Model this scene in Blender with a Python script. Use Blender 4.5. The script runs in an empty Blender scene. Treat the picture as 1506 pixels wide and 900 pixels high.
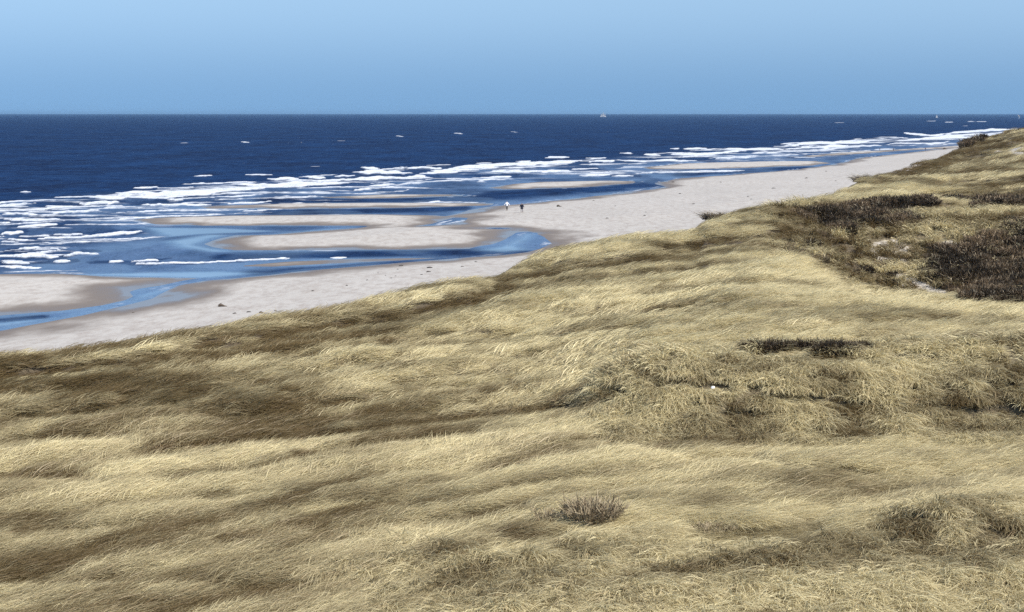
import bpy, math, random
import numpy as np
from math import radians, sin, cos, pi
random.seed(7)
rng = np.random.default_rng(11)
sc = bpy.context.scene
C = sc.collection

# ------------------------------------------------------------------ camera
H = 19.5                      # eye height above the water
F = 2600.0                    # focal length in pixels of a 1506 wide frame
TH = math.atan((450 - 166.2) / F)
CT, ST = cos(TH), sin(TH)
cam_d = bpy.data.cameras.new('camera')
cam = bpy.data.objects.new('camera', cam_d); C.objects.link(cam)
cam.location = (0, 0, H)
cam.rotation_euler = (pi / 2 - TH, 0, 0)
cam_d.sensor_width = 36.0
cam_d.lens = 36.0 * F / 1506
cam_d.clip_start = 0.5
cam_d.clip_end = 200000
sc.camera = cam

def ray(px, py):
    u = (np.asarray(px, float) - 753) / F
    v = (450 - np.asarray(py, float)) / F
    d = CT + v * ST
    return u / d, (ST - v * CT) / d          # x per metre of y, drop per metre of y
def ground_pt(px, py, z=0.0):
    a, t = ray(px, py)
    y = (H - z) / t
    return a * y, y
def proj(x, y, z):
    a = x / y; t = (H - z) / y
    d = CT + t * ST
    return 753 + F * a / d, 450 - F * (ST - t * CT) / d

# ------------------------------------------------------------------ numpy helpers
def sm(x, a, b):
    t = np.clip((x - a) / (b - a), 0, 1)
    return t * t * (3 - 2 * t)
def _h(ix, iy, s):
    n = (ix * 374761393 + iy * 668265263 + s * 974634777) & 0x7fffffff
    n = ((n ^ (n >> 13)) * 1274126177) & 0x7fffffff
    return ((n ^ (n >> 16)) & 0xffff) / 65535.0
def noise(x, y, s=0):
    x = np.asarray(x, float); y = np.asarray(y, float)
    ix = np.floor(x).astype(np.int64); iy = np.floor(y).astype(np.int64)
    fx = x - ix; fy = y - iy
    fx = fx * fx * fx * (fx * (fx * 6 - 15) + 10); fy = fy * fy * fy * (fy * (fy * 6 - 15) + 10)
    a = _h(ix, iy, s); b = _h(ix + 1, iy, s); c = _h(ix, iy + 1, s); d = _h(ix + 1, iy + 1, s)
    return (a + (b - a) * fx) * (1 - fy) + (c + (d - c) * fx) * fy
def fbm(x, y, s=0, o=4):
    v = 0; A = 0.5; t = 0
    for k in range(o):
        v = v + A * noise(x * 2 ** k + 17.3 * k, y * 2 ** k - 9.1 * k, s + k); t += A; A *= 0.55
    return v / t
def sd_poly(px, py, poly):
    """signed distance to a closed polygon, positive inside"""
    P = np.asarray(poly, float); n = len(P)
    best = np.full(px.shape, 1e18); ins = np.zeros(px.shape, bool)
    for i in range(n):
        ax, ay = P[i]; bx, by = P[(i + 1) % n]
        ex, ey = bx - ax, by - ay
        L = ex * ex + ey * ey + 1e-12
        t = np.clip(((px - ax) * ex + (py - ay) * ey) / L, 0, 1)
        dx = px - ax - t * ex; dy = py - ay - t * ey
        np.minimum(best, dx * dx + dy * dy, out=best)
        if ay != by:
            c = (ay > py) != (by > py)
            xi = ax + (py - ay) * ex / ey
            ins ^= c & (px < xi)
    d = np.sqrt(best)
    return np.where(ins, d, -d)
def stroke(px, py, pts, hw, sx=1.0):
    """soft distance mask to a polyline in the plan given, half width hw"""
    best = np.full(px.shape, 1e18)
    for i in range(len(pts) - 1):
        ax, ay = pts[i]; bx, by = pts[i + 1]
        ex, ey = bx - ax, by - ay
        t = np.clip(((px - ax) * ex + (py - ay) * ey) / (ex * ex + ey * ey + 1e-9), 0, 1)
        dx = (px - ax - t * ex) * sx; dy = py - ay - t * ey
        np.minimum(best, dx * dx + dy * dy, out=best)
    return 1 - sm(np.sqrt(best), hw * 0.35, hw * 1.25)

def grid_mesh(name, X, Y, Z, keep=None, attrs=None, mat=None):
    r, c = X.shape
    co = np.stack([X, Y, Z], -1).reshape(-1, 3).astype(np.float32)
    idx = np.arange(r * c).reshape(r, c)
    q = np.stack([idx[:-1, :-1], idx[:-1, 1:], idx[1:, 1:], idx[1:, :-1]], -1).reshape(-1, 4)
    if keep is not None:
        k = keep.reshape(-1)
        q = q[k[q].any(1)]
        used = np.zeros(r * c, bool); used[q.reshape(-1)] = True
        remap = np.cumsum(used) - 1
        co = co[used]; q = remap[q]
        if attrs: attrs = {n: v.reshape(-1)[used] for n, v in attrs.items()}
    me = bpy.data.meshes.new(name)
    me.vertices.add(len(co)); me.vertices.foreach_set('co', co.reshape(-1))
    me.loops.add(len(q) * 4); me.loops.foreach_set('vertex_index', q.reshape(-1).astype(np.int32))
    me.polygons.add(len(q)); me.polygons.foreach_set('loop_start', np.arange(len(q), dtype=np.int32) * 4)
    me.update(calc_edges=True)
    me.polygons.foreach_set('use_smooth', np.ones(len(q), bool))
    for n, v in (attrs or {}).items():
        at = me.attributes.new(n, 'FLOAT', 'POINT'); at.data.foreach_set('value', v.reshape(-1).astype(np.float32))
    ob = bpy.data.objects.new(name, me); C.objects.link(ob)
    if mat: me.materials.append(mat)
    return ob

# ------------------------------------------------------------------ material helpers
def new_mat(name):
    m = bpy.data.materials.new(name); m.use_nodes = True
    nt = m.node_tree; nt.nodes.clear()
    out = nt.nodes.new('ShaderNodeOutputMaterial')
    return m, nt, out
def N(nt, t, **k):
    n = nt.nodes.new('ShaderNode' + t)
    for a, v in k.items():
        if a in n.inputs.keys(): n.inputs[a].default_value = v
        else: setattr(n, a, v)
    return n
def L(nt, a, b): nt.links.new(a, b)
def attr(nt, name, kind='GEOMETRY'):
    n = nt.nodes.new('ShaderNodeAttribute'); n.attribute_name = name; n.attribute_type = kind
    return n.outputs['Fac']
def mixc(nt, fac, a, b):
    n = nt.nodes.new('ShaderNodeMix'); n.data_type = 'RGBA'; n.clamp_factor = True
    for s, v in ((0, fac), (6, a), (7, b)):
        if hasattr(v, 'links'): L(nt, v, n.inputs[s])
        else: n.inputs[s].default_value = v if s == 0 else (*v, 1)
    return n.outputs[2]
def math_(nt, op, a, b=0.5, c=None, clamp=False):
    n = nt.nodes.new('ShaderNodeMath'); n.operation = op; n.use_clamp = clamp
    for i, v in enumerate((a, b, c)):
        if v is None: continue
        if hasattr(v, 'links'): L(nt, v, n.inputs[i])
        else: n.inputs[i].default_value = v
    return n.outputs[0]
def coords(nt, scale):
    g = N(nt, 'NewGeometry'); m = nt.nodes.new('ShaderNodeMapping'); m.inputs['Scale'].default_value = scale
    L(nt, g.outputs['Position'], m.inputs['Vector']); return m.outputs[0]
def noise_n(nt, vec, scale, detail=3, rough=0.55):
    n = nt.nodes.new('ShaderNodeTexNoise'); n.inputs['Scale'].default_value = scale
    n.inputs['Detail'].default_value = detail; n.inputs['Roughness'].default_value = rough
    if vec is not None: L(nt, vec, n.inputs['Vector'])
    return n.outputs['Fac']
def simple_mat(name, col, rough=0.8, var=0.25, scale=8.0):
    m, nt, out = new_mat(name)
    b = N(nt, 'BsdfPrincipled', Roughness=rough)
    f = noise_n(nt, coords(nt, (1, 1, 1)), scale)
    L(nt, mixc(nt, f, tuple(c * (1 - var) for c in col), tuple(min(1, c * (1 + var)) for c in col)), b.inputs['Base Color'])
    L(nt, b.outputs[0], out.inputs[0]); return m

def tag(o, label=None, cat=None, group=None, kind=None):
    if label: o['label'] = label
    if cat: o['category'] = cat
    if group: o['group'] = group
    if kind: o['kind'] = kind
    return o

# ------------------------------------------------------------------ land and water outlines (photo pixels on the water plane)
def W(pts): return [tuple(float(q) for q in ground_pt(px, py)) for px, py in pts]
main_beach = W([(-500, 580), (-300, 520), (-100, 498), (0, 486), (60, 475), (120, 464), (180, 450), (225, 439), (245, 428), (262, 420), (300, 413),
                (350, 409), (400, 404), (450, 398), (500, 394), (560, 389), (620, 384), (680, 379), (740, 375), (775, 371),
                (795, 366), (812, 358), (800, 349), (780, 341), (760, 342), (745, 352), (725, 359), (700, 363), (690, 366), (600, 367), (450, 368), (345, 368),
                (318, 364), (300, 359), (322, 351), (345, 346), (400, 345), (460, 340), (530, 335), (545, 332), (400, 331.5), (300, 332), (230, 330),
                (195, 323.5), (240, 319), (330, 317), (430, 316), (560, 315), (640, 316.5), (655, 318), (680, 313), (690, 309), (720, 304), (780, 299), (850, 291),
                (900, 285), (950, 279), (978, 274), (960, 270), (1000, 262), (1060, 258), (1110, 254), (1150, 251),
                (1200, 245.5), (1245, 238), (1262, 232), (1290, 229.5), (1340, 224), (1400, 217), (1506, 205), (1600, 192)]) + [(1500, 4200), (9000, 30000), (30000, 30000), (30000, -300), (-200, -300)]
land = [main_beach,
        W([(-400, 403), (0, 403), (80, 402), (150, 406), (230, 408), (292, 409), (262, 414), (235, 420), (205, 424), (190, 429), (196, 436), (183, 442), (150, 449), (90, 457), (0, 464), (-200, 482), (-400, 500)]),
        W([(350, 391.5), (420, 385), (500, 381), (640, 379), (690, 377), (640, 380), (560, 384.5), (480, 388), (400, 392)]),
        W([(290, 303.5), (420, 299), (560, 298), (725, 299), (720, 302), (600, 305.5), (420, 307), (310, 307)]),
        W([(465, 290.5), (560, 286), (670, 286), (690, 288), (600, 291), (520, 292)]),
        W([(715, 276), (760, 270), (800, 267), (900, 265.5), (940, 266.5), (930, 270), (880, 274), (820, 277), (740, 278.5)]),
        W([(945, 246.5), (1000, 240.5), (1060, 238.5), (1200, 236.5), (1222, 240), (1190, 244), (1100, 247), (1000, 249), (955, 249)]),
        W([(1175, 230), (1240, 224), (1330, 219), (1430, 213), (1430, 216), (1330, 221.5), (1250, 227.5), (1190, 231.5)])]
pools = [W([(690, 366), (735, 361), (752, 351), (765, 344), (790, 342), (786, 352), (768, 360), (778, 366), (740, 370)]),
         W([(612, 333), (640, 328), (668, 320), (690, 320), (684, 325), (650, 331)]),
         W([(700, 336), (760, 337), (735, 335)])]
calm_polys = [W([(235, 355), (300, 344), (350, 345), (322, 351), (300, 360), (345, 369), (460, 370), (300, 371), (255, 364)]),
              W([(690, 368), (735, 361), (752, 351), (765, 344), (790, 342), (786, 352), (768, 360), (785, 368), (740, 372)]),
              W([(190, 433), (245, 423), (300, 412), (240, 434), (210, 443), (150, 456), (60, 474), (-100, 498), (-100, 480), (90, 465), (180, 446)]),
              W([(60, 405), (160, 401), (330, 398), (400, 402), (300, 410), (150, 407)]),
              W([(200, 334), (330, 335), (420, 340), (300, 345), (240, 350)]),
              W([(400, 342), (530, 333), (470, 341)])]
def land_sd(x, y):
    m = np.full(x.shape, -1e9)
    for p in land: m = np.maximum(m, sd_poly(x, y, p))
    for p in pools: m = np.minimum(m, -sd_poly(x, y, p))
    return m
def beach_z(x, y, sd=None):
    if sd is None: sd = land_sd(x, y)
    n = (fbm(x / 9, y / 22, 3, 3) - 0.5) * 3.0 * np.clip(y / 300, 0.4, 2)
    s = sd + n * np.clip(np.abs(sd) / 3 + 0.25, 0, 1)
    up = 0.034 * np.clip(s, 0, 50) + 0.012 * np.clip(s - 50, 0, 60)
    dn = -0.05 * np.clip(-s, 0, 40)
    z = np.where(s > 0, up, dn)
    z += (fbm(x / 5, y / 14, 9, 3) - 0.5) * 0.22 * sm(s, 6, 40)
    return z

# ------------------------------------------------------------------ beach sheet
ts = np.concatenate([1 / np.linspace(1 / 0.55, 1 / 0.20, 40), np.arange(0.1995, 0.012, -0.00042), 1 / np.geomspace(1 / 0.0119, 1 / 0.0007, 60)])
aa = np.concatenate([np.linspace(-1.2, -0.36, 30)[:-1], np.linspace(-0.36, 0.36, 860), np.linspace(0.36, 1.5, 40)[1:]])
Yb = (H / ts)[:, None] * np.ones_like(aa)[None]
Xb = Yb * aa[None]
sdb = land_sd(Xb, Yb)
Zb = beach_z(Xb, Yb, sdb)
pxb, pyb = proj(Xb, Yb, Zb)

m, nt, out = new_mat('sand')
b = N(nt, 'BsdfPrincipled')
hz = attr(nt, 'height')
wn = noise_n(nt, coords(nt, (0.10, 0.05, 1)), 1.0, 4)
hh = math_(nt, 'ADD', hz, math_(nt, 'MULTIPLY', math_(nt, 'SUBTRACT', wn, 0.5), 0.55))
dry = N(nt, 'MapRange', interpolation_type='SMOOTHSTEP'); L(nt, hh, dry.inputs[0]); dry.inputs[1].default_value = 0.09; dry.inputs[2].default_value = 0.27
fine = noise_n(nt, coords(nt, (0.9, 0.35, 1)), 1.0, 6, 0.7)
big = noise_n(nt, coords(nt, (0.05, 0.02, 1)), 1.0, 3)
drysand = mixc(nt, big, (0.445, 0.415, 0.37), (0.565, 0.53, 0.48))
drysand = mixc(nt, math_(nt, 'MULTIPLY', math_(nt, 'SUBTRACT', fine, 0.44, clamp=True), 3.0), drysand, (0.33, 0.28, 0.24))
wet = mixc(nt, big, (0.165, 0.135, 0.112), (0.225, 0.19, 0.16))
L(nt, mixc(nt, dry.outputs[0], wet, drysand), b.inputs['Base Color'])
rr = N(nt, 'MapRange'); L(nt, hh, rr.inputs[0]); rr.inputs[1].default_value = 0.0; rr.inputs[2].default_value = 0.12; rr.inputs[3].default_value = 0.22; rr.inputs[4].default_value = 0.9
L(nt, rr.outputs[0], b.inputs['Roughness'])
bp = N(nt, 'Bump', Strength=0.6, Distance=0.12)
L(nt, math_(nt, 'MULTIPLY', noise_n(nt, coords(nt, (1.0, 0.6, 1)), 1.1, 5, 0.65), dry.outputs[0]), bp.inputs['Height']); L(nt, bp.outputs[0], b.inputs['Normal'])
L(nt, b.outputs[0], out.inputs[0])
SAND = m
beach = grid_mesh('beach', Xb, Yb, Zb, keep=(Zb > -2.2), attrs={'height': Zb}, mat=SAND)
tag(beach, kind='structure')

# ------------------------------------------------------------------ sea sheet with breaking waves
foam_px = [  # x0,y0 ... polyline, thickness, strength
 ([(78, 291), (165, 289)], 3, 1), ([(120, 292), (260, 287), (330, 283)], 6, 1), ([(165, 287), (260, 284), (330, 281), (400, 275), (500, 270)], 6, 1),
 ([(290, 260), (310, 259)], 3, 1), ([(362, 257), (397, 258)], 4, 1), ([(398, 263), (437, 262)], 7, 1), ([(400, 267), (500, 264), (560, 262)], 5, 1),
 ([(452, 262), (475, 262)], 3, 1), ([(35, 283.5), (44, 283.5)], 3, 1), ([(65, 302), (118, 303)], 6, 1), ([(15, 310), (70, 309)], 5, 1),
 ([(70, 313), (150, 311)], 4, .9), ([(118, 301), (177, 299)], 5, 1), ([(200, 301), (318, 301)], 3, 1), ([(250, 296), (267, 296)], 4, 1), ([(0, 303), (40, 303)], 3, .7),
 ([(0, 323), (97, 321)], 4, 1), ([(160, 322), (245, 318), (330, 316)], 2.5, .9), ([(0, 329), (14, 329)], 4, 1), ([(25, 338), (50, 336), (85, 331)], 6, 1),
 ([(0, 344), (37, 344)], 5, 1), ([(12, 353), (40, 354)], 5, 1), ([(45, 352), (110, 347), (215, 340)], 4, 1), ([(50, 361), (140, 357), (220, 350), (300, 342)], 2.5, .7),
 ([(0, 361), (45, 360)], 2, .7), ([(30, 370), (60, 368)], 5, 1), ([(22, 377), (85, 376)], 6, 1), ([(95, 376), (120, 372)], 5, 1), ([(5, 388), (45, 388)], 5, 1),
 ([(80, 386), (102, 385)], 5, 1), ([(0, 394), (60, 393)], 4, .9), ([(160, 387), (180, 386)], 5, 1), ([(192, 387), (233, 384)], 4, 1), ([(190, 391), (300, 387), (425, 379)], 2.6, 1),
 ([(408, 380), (425, 379)], 4, 1), ([(490, 379), (508, 378)], 4, 1), ([(0, 356), (30, 357)], 3, .8), ([(85, 333), (180, 330), (235, 327)], 2, .7), ([(0, 315), (60, 316)], 3, .8),
 ([(120, 374), (150, 375)], 2.5, .8), ([(0, 400), (60, 399), (120, 397)], 2.2, .7), ([(0, 383), (30, 383)], 3, .7),
 ([(520, 255), (555, 253), (610, 254)], 7, 1), ([(533, 247), (555, 248)], 5, 1), ([(490, 260), (520, 259)], 5, 1), ([(500, 266), (640, 260)], 4.5, 1), ([(620, 256), (680, 253)], 5, 1),
 ([(650, 247), (760, 243), (830, 241)], 6, 1), ([(680, 246), (860, 239)], 6, 1), ([(762, 238), (777, 237)], 4, 1), ([(805, 232), (835, 232)], 4, 1), ([(840, 249), (880, 249)], 4, 1),
 ([(700, 261), (750, 260)], 4, 1), ([(865, 233), (890, 233)], 3, 1), ([(870, 238), (905, 237)], 4, 1), ([(700, 254), (780, 252), (840, 250)], 3, .8), ([(600, 248), (650, 247)], 4, .9),
 ([(330, 273), (400, 271), (470, 268)], 4, .9), ([(430, 279), (520, 275), (600, 270)], 3, .8), ([(850, 259), (900, 257)], 3, .8), ([(560, 273), (660, 266), (760, 264)], 2.4, .7),
 ([(400, 300.5), (417, 300)], 3, 1), ([(425, 299.5), (450, 298.5)], 3.5, 1), ([(632, 297), (645, 296.5)], 3, 1), ([(600, 297.5), (720, 297.5)], 2, .7),
 ([(400, 289), (470, 287)], 2.4, .7), ([(330, 300), (400, 297)], 2, .8),
 ([(900, 237), (1030, 236)], 5, 1), ([(917, 225), (930, 226)], 3.5, 1), ([(950, 228), (968, 229)], 4, 1), ([(1005, 220), (1038, 219)], 4, 1), ([(988, 219), (996, 219)], 3, 1),
 ([(980, 229), (1060, 225), (1100, 222)], 5.5, 1), ([(1060, 221), (1150, 219)], 5.5, 1), ([(1150, 213), (1210, 211), (1290, 207)], 5, 1), ([(1175, 217), (1250, 213)], 5, 1),
 ([(1235, 207), (1247, 207)], 3, 1), ([(1310, 203), (1330, 203)], 3, 1), ([(1330, 196), (1368, 199)], 4, 1), ([(1368, 199), (1386, 198)], 3, 1), ([(1380, 197), (1506, 189)], 4, 1),
 ([(1310, 209), (1400, 204), (1506, 196)], 5, 1), ([(1300, 213), (1400, 208)], 4, .8), ([(1360, 201), (1506, 193)], 3.4, .9), ([(1100, 226), (1180, 222), (1290, 214)], 4, .7),
 ([(900, 259), (930, 259)], 3, 1), ([(930, 256), (1000, 253), (1100, 250)], 2.5, .9), ([(1168, 233), (1200, 232)], 2.5, 1), ([(900, 247), (960, 245)], 3, .7), ([(1040, 233), (1120, 231)], 3, .8),
 ([(1000, 254.5), (1100, 251.5)], 2.5, .8), ([(860, 244), (960, 240)], 3, .7), ([(1220, 219), (1300, 214)], 3, .7), ([(1285, 220), (1320, 219)], 2.4, .8),
 ([(1506, 189), (1700, 178)], 6, 1),
 ([(585, 200), (594, 201)], 2, .9), ([(668, 196), (679, 197)], 2.2, .9), ([(755, 194), (762, 195)], 1.8, .7), ([(355, 209), (367, 210)], 2.2, 1), ([(265, 210), (271, 210)], 2, .8),
 ([(1230, 180), (1236, 180)], 1.6, .8), ([(1250, 181), (1256, 181)], 1.6, .8), ([(1390, 179.5), (1397, 179.5)], 1.6, .9), ([(1426, 178.5), (1433, 178.5)], 1.6, .9), ([(1440, 179), (1448, 179)], 1.6, .9),
 ([(1368, 178), (1374, 178)], 1.5, .8), ([(1416, 185), (1421, 185)], 1.8, .9), ([(460, 245), (466, 245)], 1.6, .6), ([(497, 207), (502, 207)], 1.5, .7)]
ts2 = np.concatenate([1 / np.linspace(1 / 0.5, 1 / 0.20, 20), np.arange(0.1995, 0.0020, -0.00030), 1 / np.geomspace(1 / 0.00199, 40000 / H, 60)])
aa2 = np.concatenate([np.linspace(-1.2, -0.34, 30)[:-1], np.linspace(-0.34, 0.32, 1000), np.linspace(0.32, 1.2, 30)[1:]])
Yw = (H / ts2)[:, None] * np.ones_like(aa2)[None]
Xw = Yw * aa2[None]
sdw = land_sd(Xw, Yw)
pxw, pyw = proj(Xw, Yw, 0 * Xw)
# ragged breakers: the plan position is warped before it is compared with the crest lines
k = np.clip(Yw / 250, 0.5, 12)
UL = 250 * aa2[None] * np.ones_like(Yw); VL = 250 * np.log(Yw)
wx = (fbm(UL / 2.6, VL / 5, 21, 3) - 0.5)
wy = (fbm(UL / 3.2, VL / 5, 31, 4) - 0.5)
OX, OY = [-300, 0, 60, 330, 640, 900, 1150, 1300, 1400, 1506, 1700], [320, 296, 288, 268, 243, 230, 212, 202, 196, 188, 176]
IX, IY = [-300, 0, 300, 500, 700, 900, 1100, 1300, 1506], [420, 398, 322, 296, 270, 256, 236, 222, 206]
foam_px = [(p, t * .6, q * .8) if p[0][1] < 215 and p[-1][0] - p[0][0] < 14 else (p, (t * 0.78 if p[-1][0] - p[0][0] < 60 else t), q) for p, t, q in foam_px]
r2 = np.random.default_rng(5)
for i_ in range(140):
    cx = r2.uniform(-60, 1500) if i_ % 3 else r2.uniform(-60, 420)
    yo = np.interp(cx, OX, OY); yi = np.interp(cx, IX, IY); fr = r2.random() ** (1.5 if cx > 400 else 1.0)
    cy = yo + fr * (yi - yo); pp = np.clip((cy - 160) / 110, .25, 1.6)
    Ls = pp * r2.uniform(25, 120); sl = (np.interp(cx + 60, OX, OY) - yo) / 60 * r2.uniform(.5, 1.1) * (0.6 if cx < 400 else 1)
    foam_px.append(([(cx - Ls / 2, cy - sl * Ls / 2), (cx, cy + r2.normal(0, .5)), (cx + Ls / 2, cy + sl * Ls / 2)], float(r2.uniform(.8, 2.1) * pp ** .6 * (1.3 - .6 * fr)), float(r2.uniform(.55, 1))))
foam = np.zeros(Xw.shape); face_shade = np.zeros(Xw.shape)
st2 = noise(UL / 1.1, VL / 3, 51)
for pts, th, st in foam_px:
    y0 = min(p[1] for p in pts) - th * 3; y1 = max(p[1] for p in pts) + th * 3
    x0 = min(p[0] for p in pts) - 40; x1 = max(p[0] for p in pts) + 40
    r = np.where((pyw[:, 0] > y0 - 3) & (pyw[:, 0] < y1 + 3))[0]
    c = np.where((pxw[r[0]] > x0) & (pxw[r[0]] < x1))[0]
    if len(r) == 0 or len(c) == 0: continue
    s_ = np.ix_(r, c)
    X_ = pxw[s_]; Y_ = pyw[s_]
    xa_ = [p[0] for p in pts]; xo, x1_ = xa_[0], xa_[-1]; Lx = max(x1_ - xo, 4)
    line = np.interp(X_, xa_, [p[1] for p in pts])
    sd0 = int(xo * 7 + th * 13) % 997
    line = line + (fbm(X_ / 60, 0 * X_, sd0, 2) - .5) * th * 0.9 + (noise(X_ / 9, 0 * X_, sd0 + 3) - .5) * min(th, 4) * 0.35
    wob = wx[s_] * 14
    tap = sm(X_ + wob, xo - 5, xo + min(0.3 * Lx, 40)) * (1 - sm(X_ + wob, x1_ - min(0.3 * Lx, 30), x1_ + 5))
    wid = th * 0.46 * tap * (0.35 + 1.0 * fbm(X_ / 26, 0 * X_, sd0 + 5, 3)) + 0.12 * tap
    dyy = Y_ - line + wy[s_] * 1.0
    core = (1 - sm(np.abs(dyy), wid * 0.45, wid * 1.05 + 0.25)) * sm(tap, 0.02, 0.25)
    trail = np.where(dyy > 0, np.exp(-dyy / (th * 0.55 + .4)), 0) * tap * 0.62 * sm(st2[s_] + wx[s_], .25, .8)
    f = np.maximum(core, trail)
    foam[s_] = np.maximum(foam[s_], f * st)
    if st > .99: face_shade[s_] = np.maximum(face_shade[s_], stroke(pxw[s_] + wx[s_] * 60, pyw[s_] + 1.5 + wy[s_] * 6, pts, th * 1.1, 0.2))
# belt of broken water: from the outer line of breakers to the shore
outer = np.interp(pxw, [-300, 0, 60, 330, 640, 900, 1150, 1300, 1400, 1506, 1700], [320, 296, 288, 268, 243, 230, 212, 202, 196, 188, 176])
belt = sm(pyw - outer, 0, 9 * np.clip(pyw - 166, 10, 130) / 130)
st1 = fbm(UL / 6.5, VL / 7.0, 41, 4)
st2 = noise(UL / 1.1, VL / 3, 51)
inner = np.interp(pxw, [-300, 0, 300, 500, 700, 900, 1100, 1300, 1506], [420, 398, 318, 292, 268, 256, 236, 222, 206])
zone = belt * (1 - sm(pyw - inner, -2, 10))
zn = 0.10 * (1 - sm(pxw, 500, 900)) 
foam = np.maximum(foam, zone * sm(fbm(UL / 16, VL / 4.0, 43, 4), 0.50 + zn * .5, 0.66 + zn * .5) * (0.30 + 0.5 * st2))
# a little swash along the water's edge
foam = np.maximum(foam, 0.55 * (1 - sm(np.abs(sdw + wy * 3.0 + 1.0), 0.2, 0.9)) * sm(noise(Xw / 9, Yw / 26, 77), 0.45, 0.7) * sm(pyw, 215, 230))
# scattered far whitecaps
wc = sm(noise(UL / 0.9, VL / 9.0, 61), 0.985, 0.998) * sm(noise(UL / 30, VL / 200, 62), 0.45, 0.7) * (1 - belt) * sm(pyw, 169, 173)
foam = np.maximum(foam, wc * 0.35)
foam *= sm(-sdw, -1.5, 0.5)
st3 = fbm(UL / 5.0, VL / 2.6, 55, 4); foam *= 0.80 + 0.25 * sm(st3, .3, .62)
calm = np.zeros(Xw.shape)
for p in calm_polys: calm = np.maximum(calm, sm(sd_poly(Xw, Yw, p), -2, 3))
foam *= 1 - 0.85 * calm
shal_shade = np.maximum(belt * 0.75, sm(sdw, -30, 0)) * (0.45 + 0.55 * sm(fbm(Xw / 14, Yw / 40, 81, 3), 0.35, 0.65))
# navy channels between the bars
for pts, hw in [([(400, 295), (700, 291), (900, 276), (960, 270)], 8), ([(400, 313), (560, 310), (680, 306)], 5), ([(330, 378), (500, 374), (700, 371), (770, 373)], 6),
                ([(380, 402), (480, 396), (600, 387)], 6), ([(0, 472), (60, 466)], 4), ([(1000, 257), (1100, 252), (1190, 247)], 3), ([(730, 285), (900, 277)], 6)]:
    shal_shade *= 1 - 0.95 * stroke(pxw, pyw, pts, hw, 0.25)
shal_shade *= 1 - 0.75 * sm(face_shade, .1, .8)  # shaded wave faces beside the breakers, painted in as darker water
calm = np.maximum(calm, 0.55 * sm(sdw, -3.5, -0.8) * sm(pyw, 250, 290) * sm(fbm(Xw / 20, Yw / 30, 95, 2), .3, .55))
calm = np.maximum(calm, 0.35 * belt * sm(pyw - inner, -5, 12) * sm(fbm(Xw / 12, Yw / 30, 97, 3), .45, .6) * (1 - foam))
amp = np.clip(0.10 + 0.16 * zone, 0, 0.3) * (1 - calm) * sm(-sdw, 2, 14)
ph = (Yw - 0.25 * Xw) / 7.5 + 5 * fbm(Xw / 30, Yw / 45, 91, 2)
Zw = amp * (np.sin(ph) + 0.5 * np.sin(ph * 2.3 + Xw / 6)) * (1 - sm(Yw, 900, 2000)) * 0.6
Zw += foam * 0.30 * sm(-sdw, 3, 12) * (1 - calm)

m, nt, out = new_mat('sea_water')
b = N(nt, 'BsdfPrincipled', IOR=1.33)
fo = attr(nt, 'foam'); sh = attr(nt, 'shallow_shade'); ca = attr(nt, 'calm'); fa = attr(nt, 'far')
n1 = noise_n(nt, coords(nt, (0.16, 0.10, 1)), 1.0, 5, 0.65)
n2 = noise_n(nt, coords(nt, (0.9, 0.45, 1)), 1.0, 4, 0.6)
n3 = noise_n(nt, coords(nt, (0.03, 0.012, 1)), 1.0, 5, 0.7)
rip = math_(nt, 'MULTIPLY', math_(nt, 'SUBTRACT', math_(nt, 'ADD', n1, n3), 0.78, clamp=True), 2.2, clamp=True)
deep = mixc(nt, rip, (0.0010, 0.008, 0.040), (0.006, 0.036, 0.120))
shl = mixc(nt, n1, (0.03, 0.085, 0.19), (0.12, 0.20, 0.34))
wc_ = mixc(nt, sh, deep, shl)
fbreak = N(nt, 'MapRange'); fbreak.interpolation_type = 'SMOOTHSTEP'
L(nt, math_(nt, 'ADD', fo, math_(nt, 'MULTIPLY', math_(nt, 'SUBTRACT', noise_n(nt, coords(nt, (0.35, 0.25, 1)), 1.0, 6, 0.7), 0.5), 0.8)), fbreak.inputs[0])
fbreak.inputs[1].default_value = 0.12; fbreak.inputs[2].default_value = 0.85
ff = math_(nt, 'MULTIPLY', fbreak.outputs[0], math_(nt, 'GREATER_THAN', fo, 0.02))
L(nt, mixc(nt, ff, wc_, (0.70, 0.735, 0.77)), b.inputs['Base Color'])
bp = N(nt, 'Bump', Distance=1.0)
L(nt, math_(nt, 'SUBTRACT', 1.02, ca), bp.inputs['Strength'])
L(nt, math_(nt, 'ADD', math_(nt, 'MULTIPLY', n1, 1.6), math_(nt, 'MULTIPLY', n2, 0.35)), bp.inputs['Height'])
b.inputs['Roughness'].default_value = 0.8; b.inputs['Specular IOR Level'].default_value = 0.05
L(nt, bp.outputs[0], b.inputs['Normal'])
gl = N(nt, 'BsdfGlossy'); gl.inputs[0].default_value = (1, 1, 1, 1)
L(nt, bp.outputs[0], gl.inputs['Normal'])
L(nt, math_(nt, 'ADD', 0.05, math_(nt, 'MULTIPLY', math_(nt, 'SUBTRACT', 1.0, ca), 0.30)), gl.inputs['Roughness'])
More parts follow.
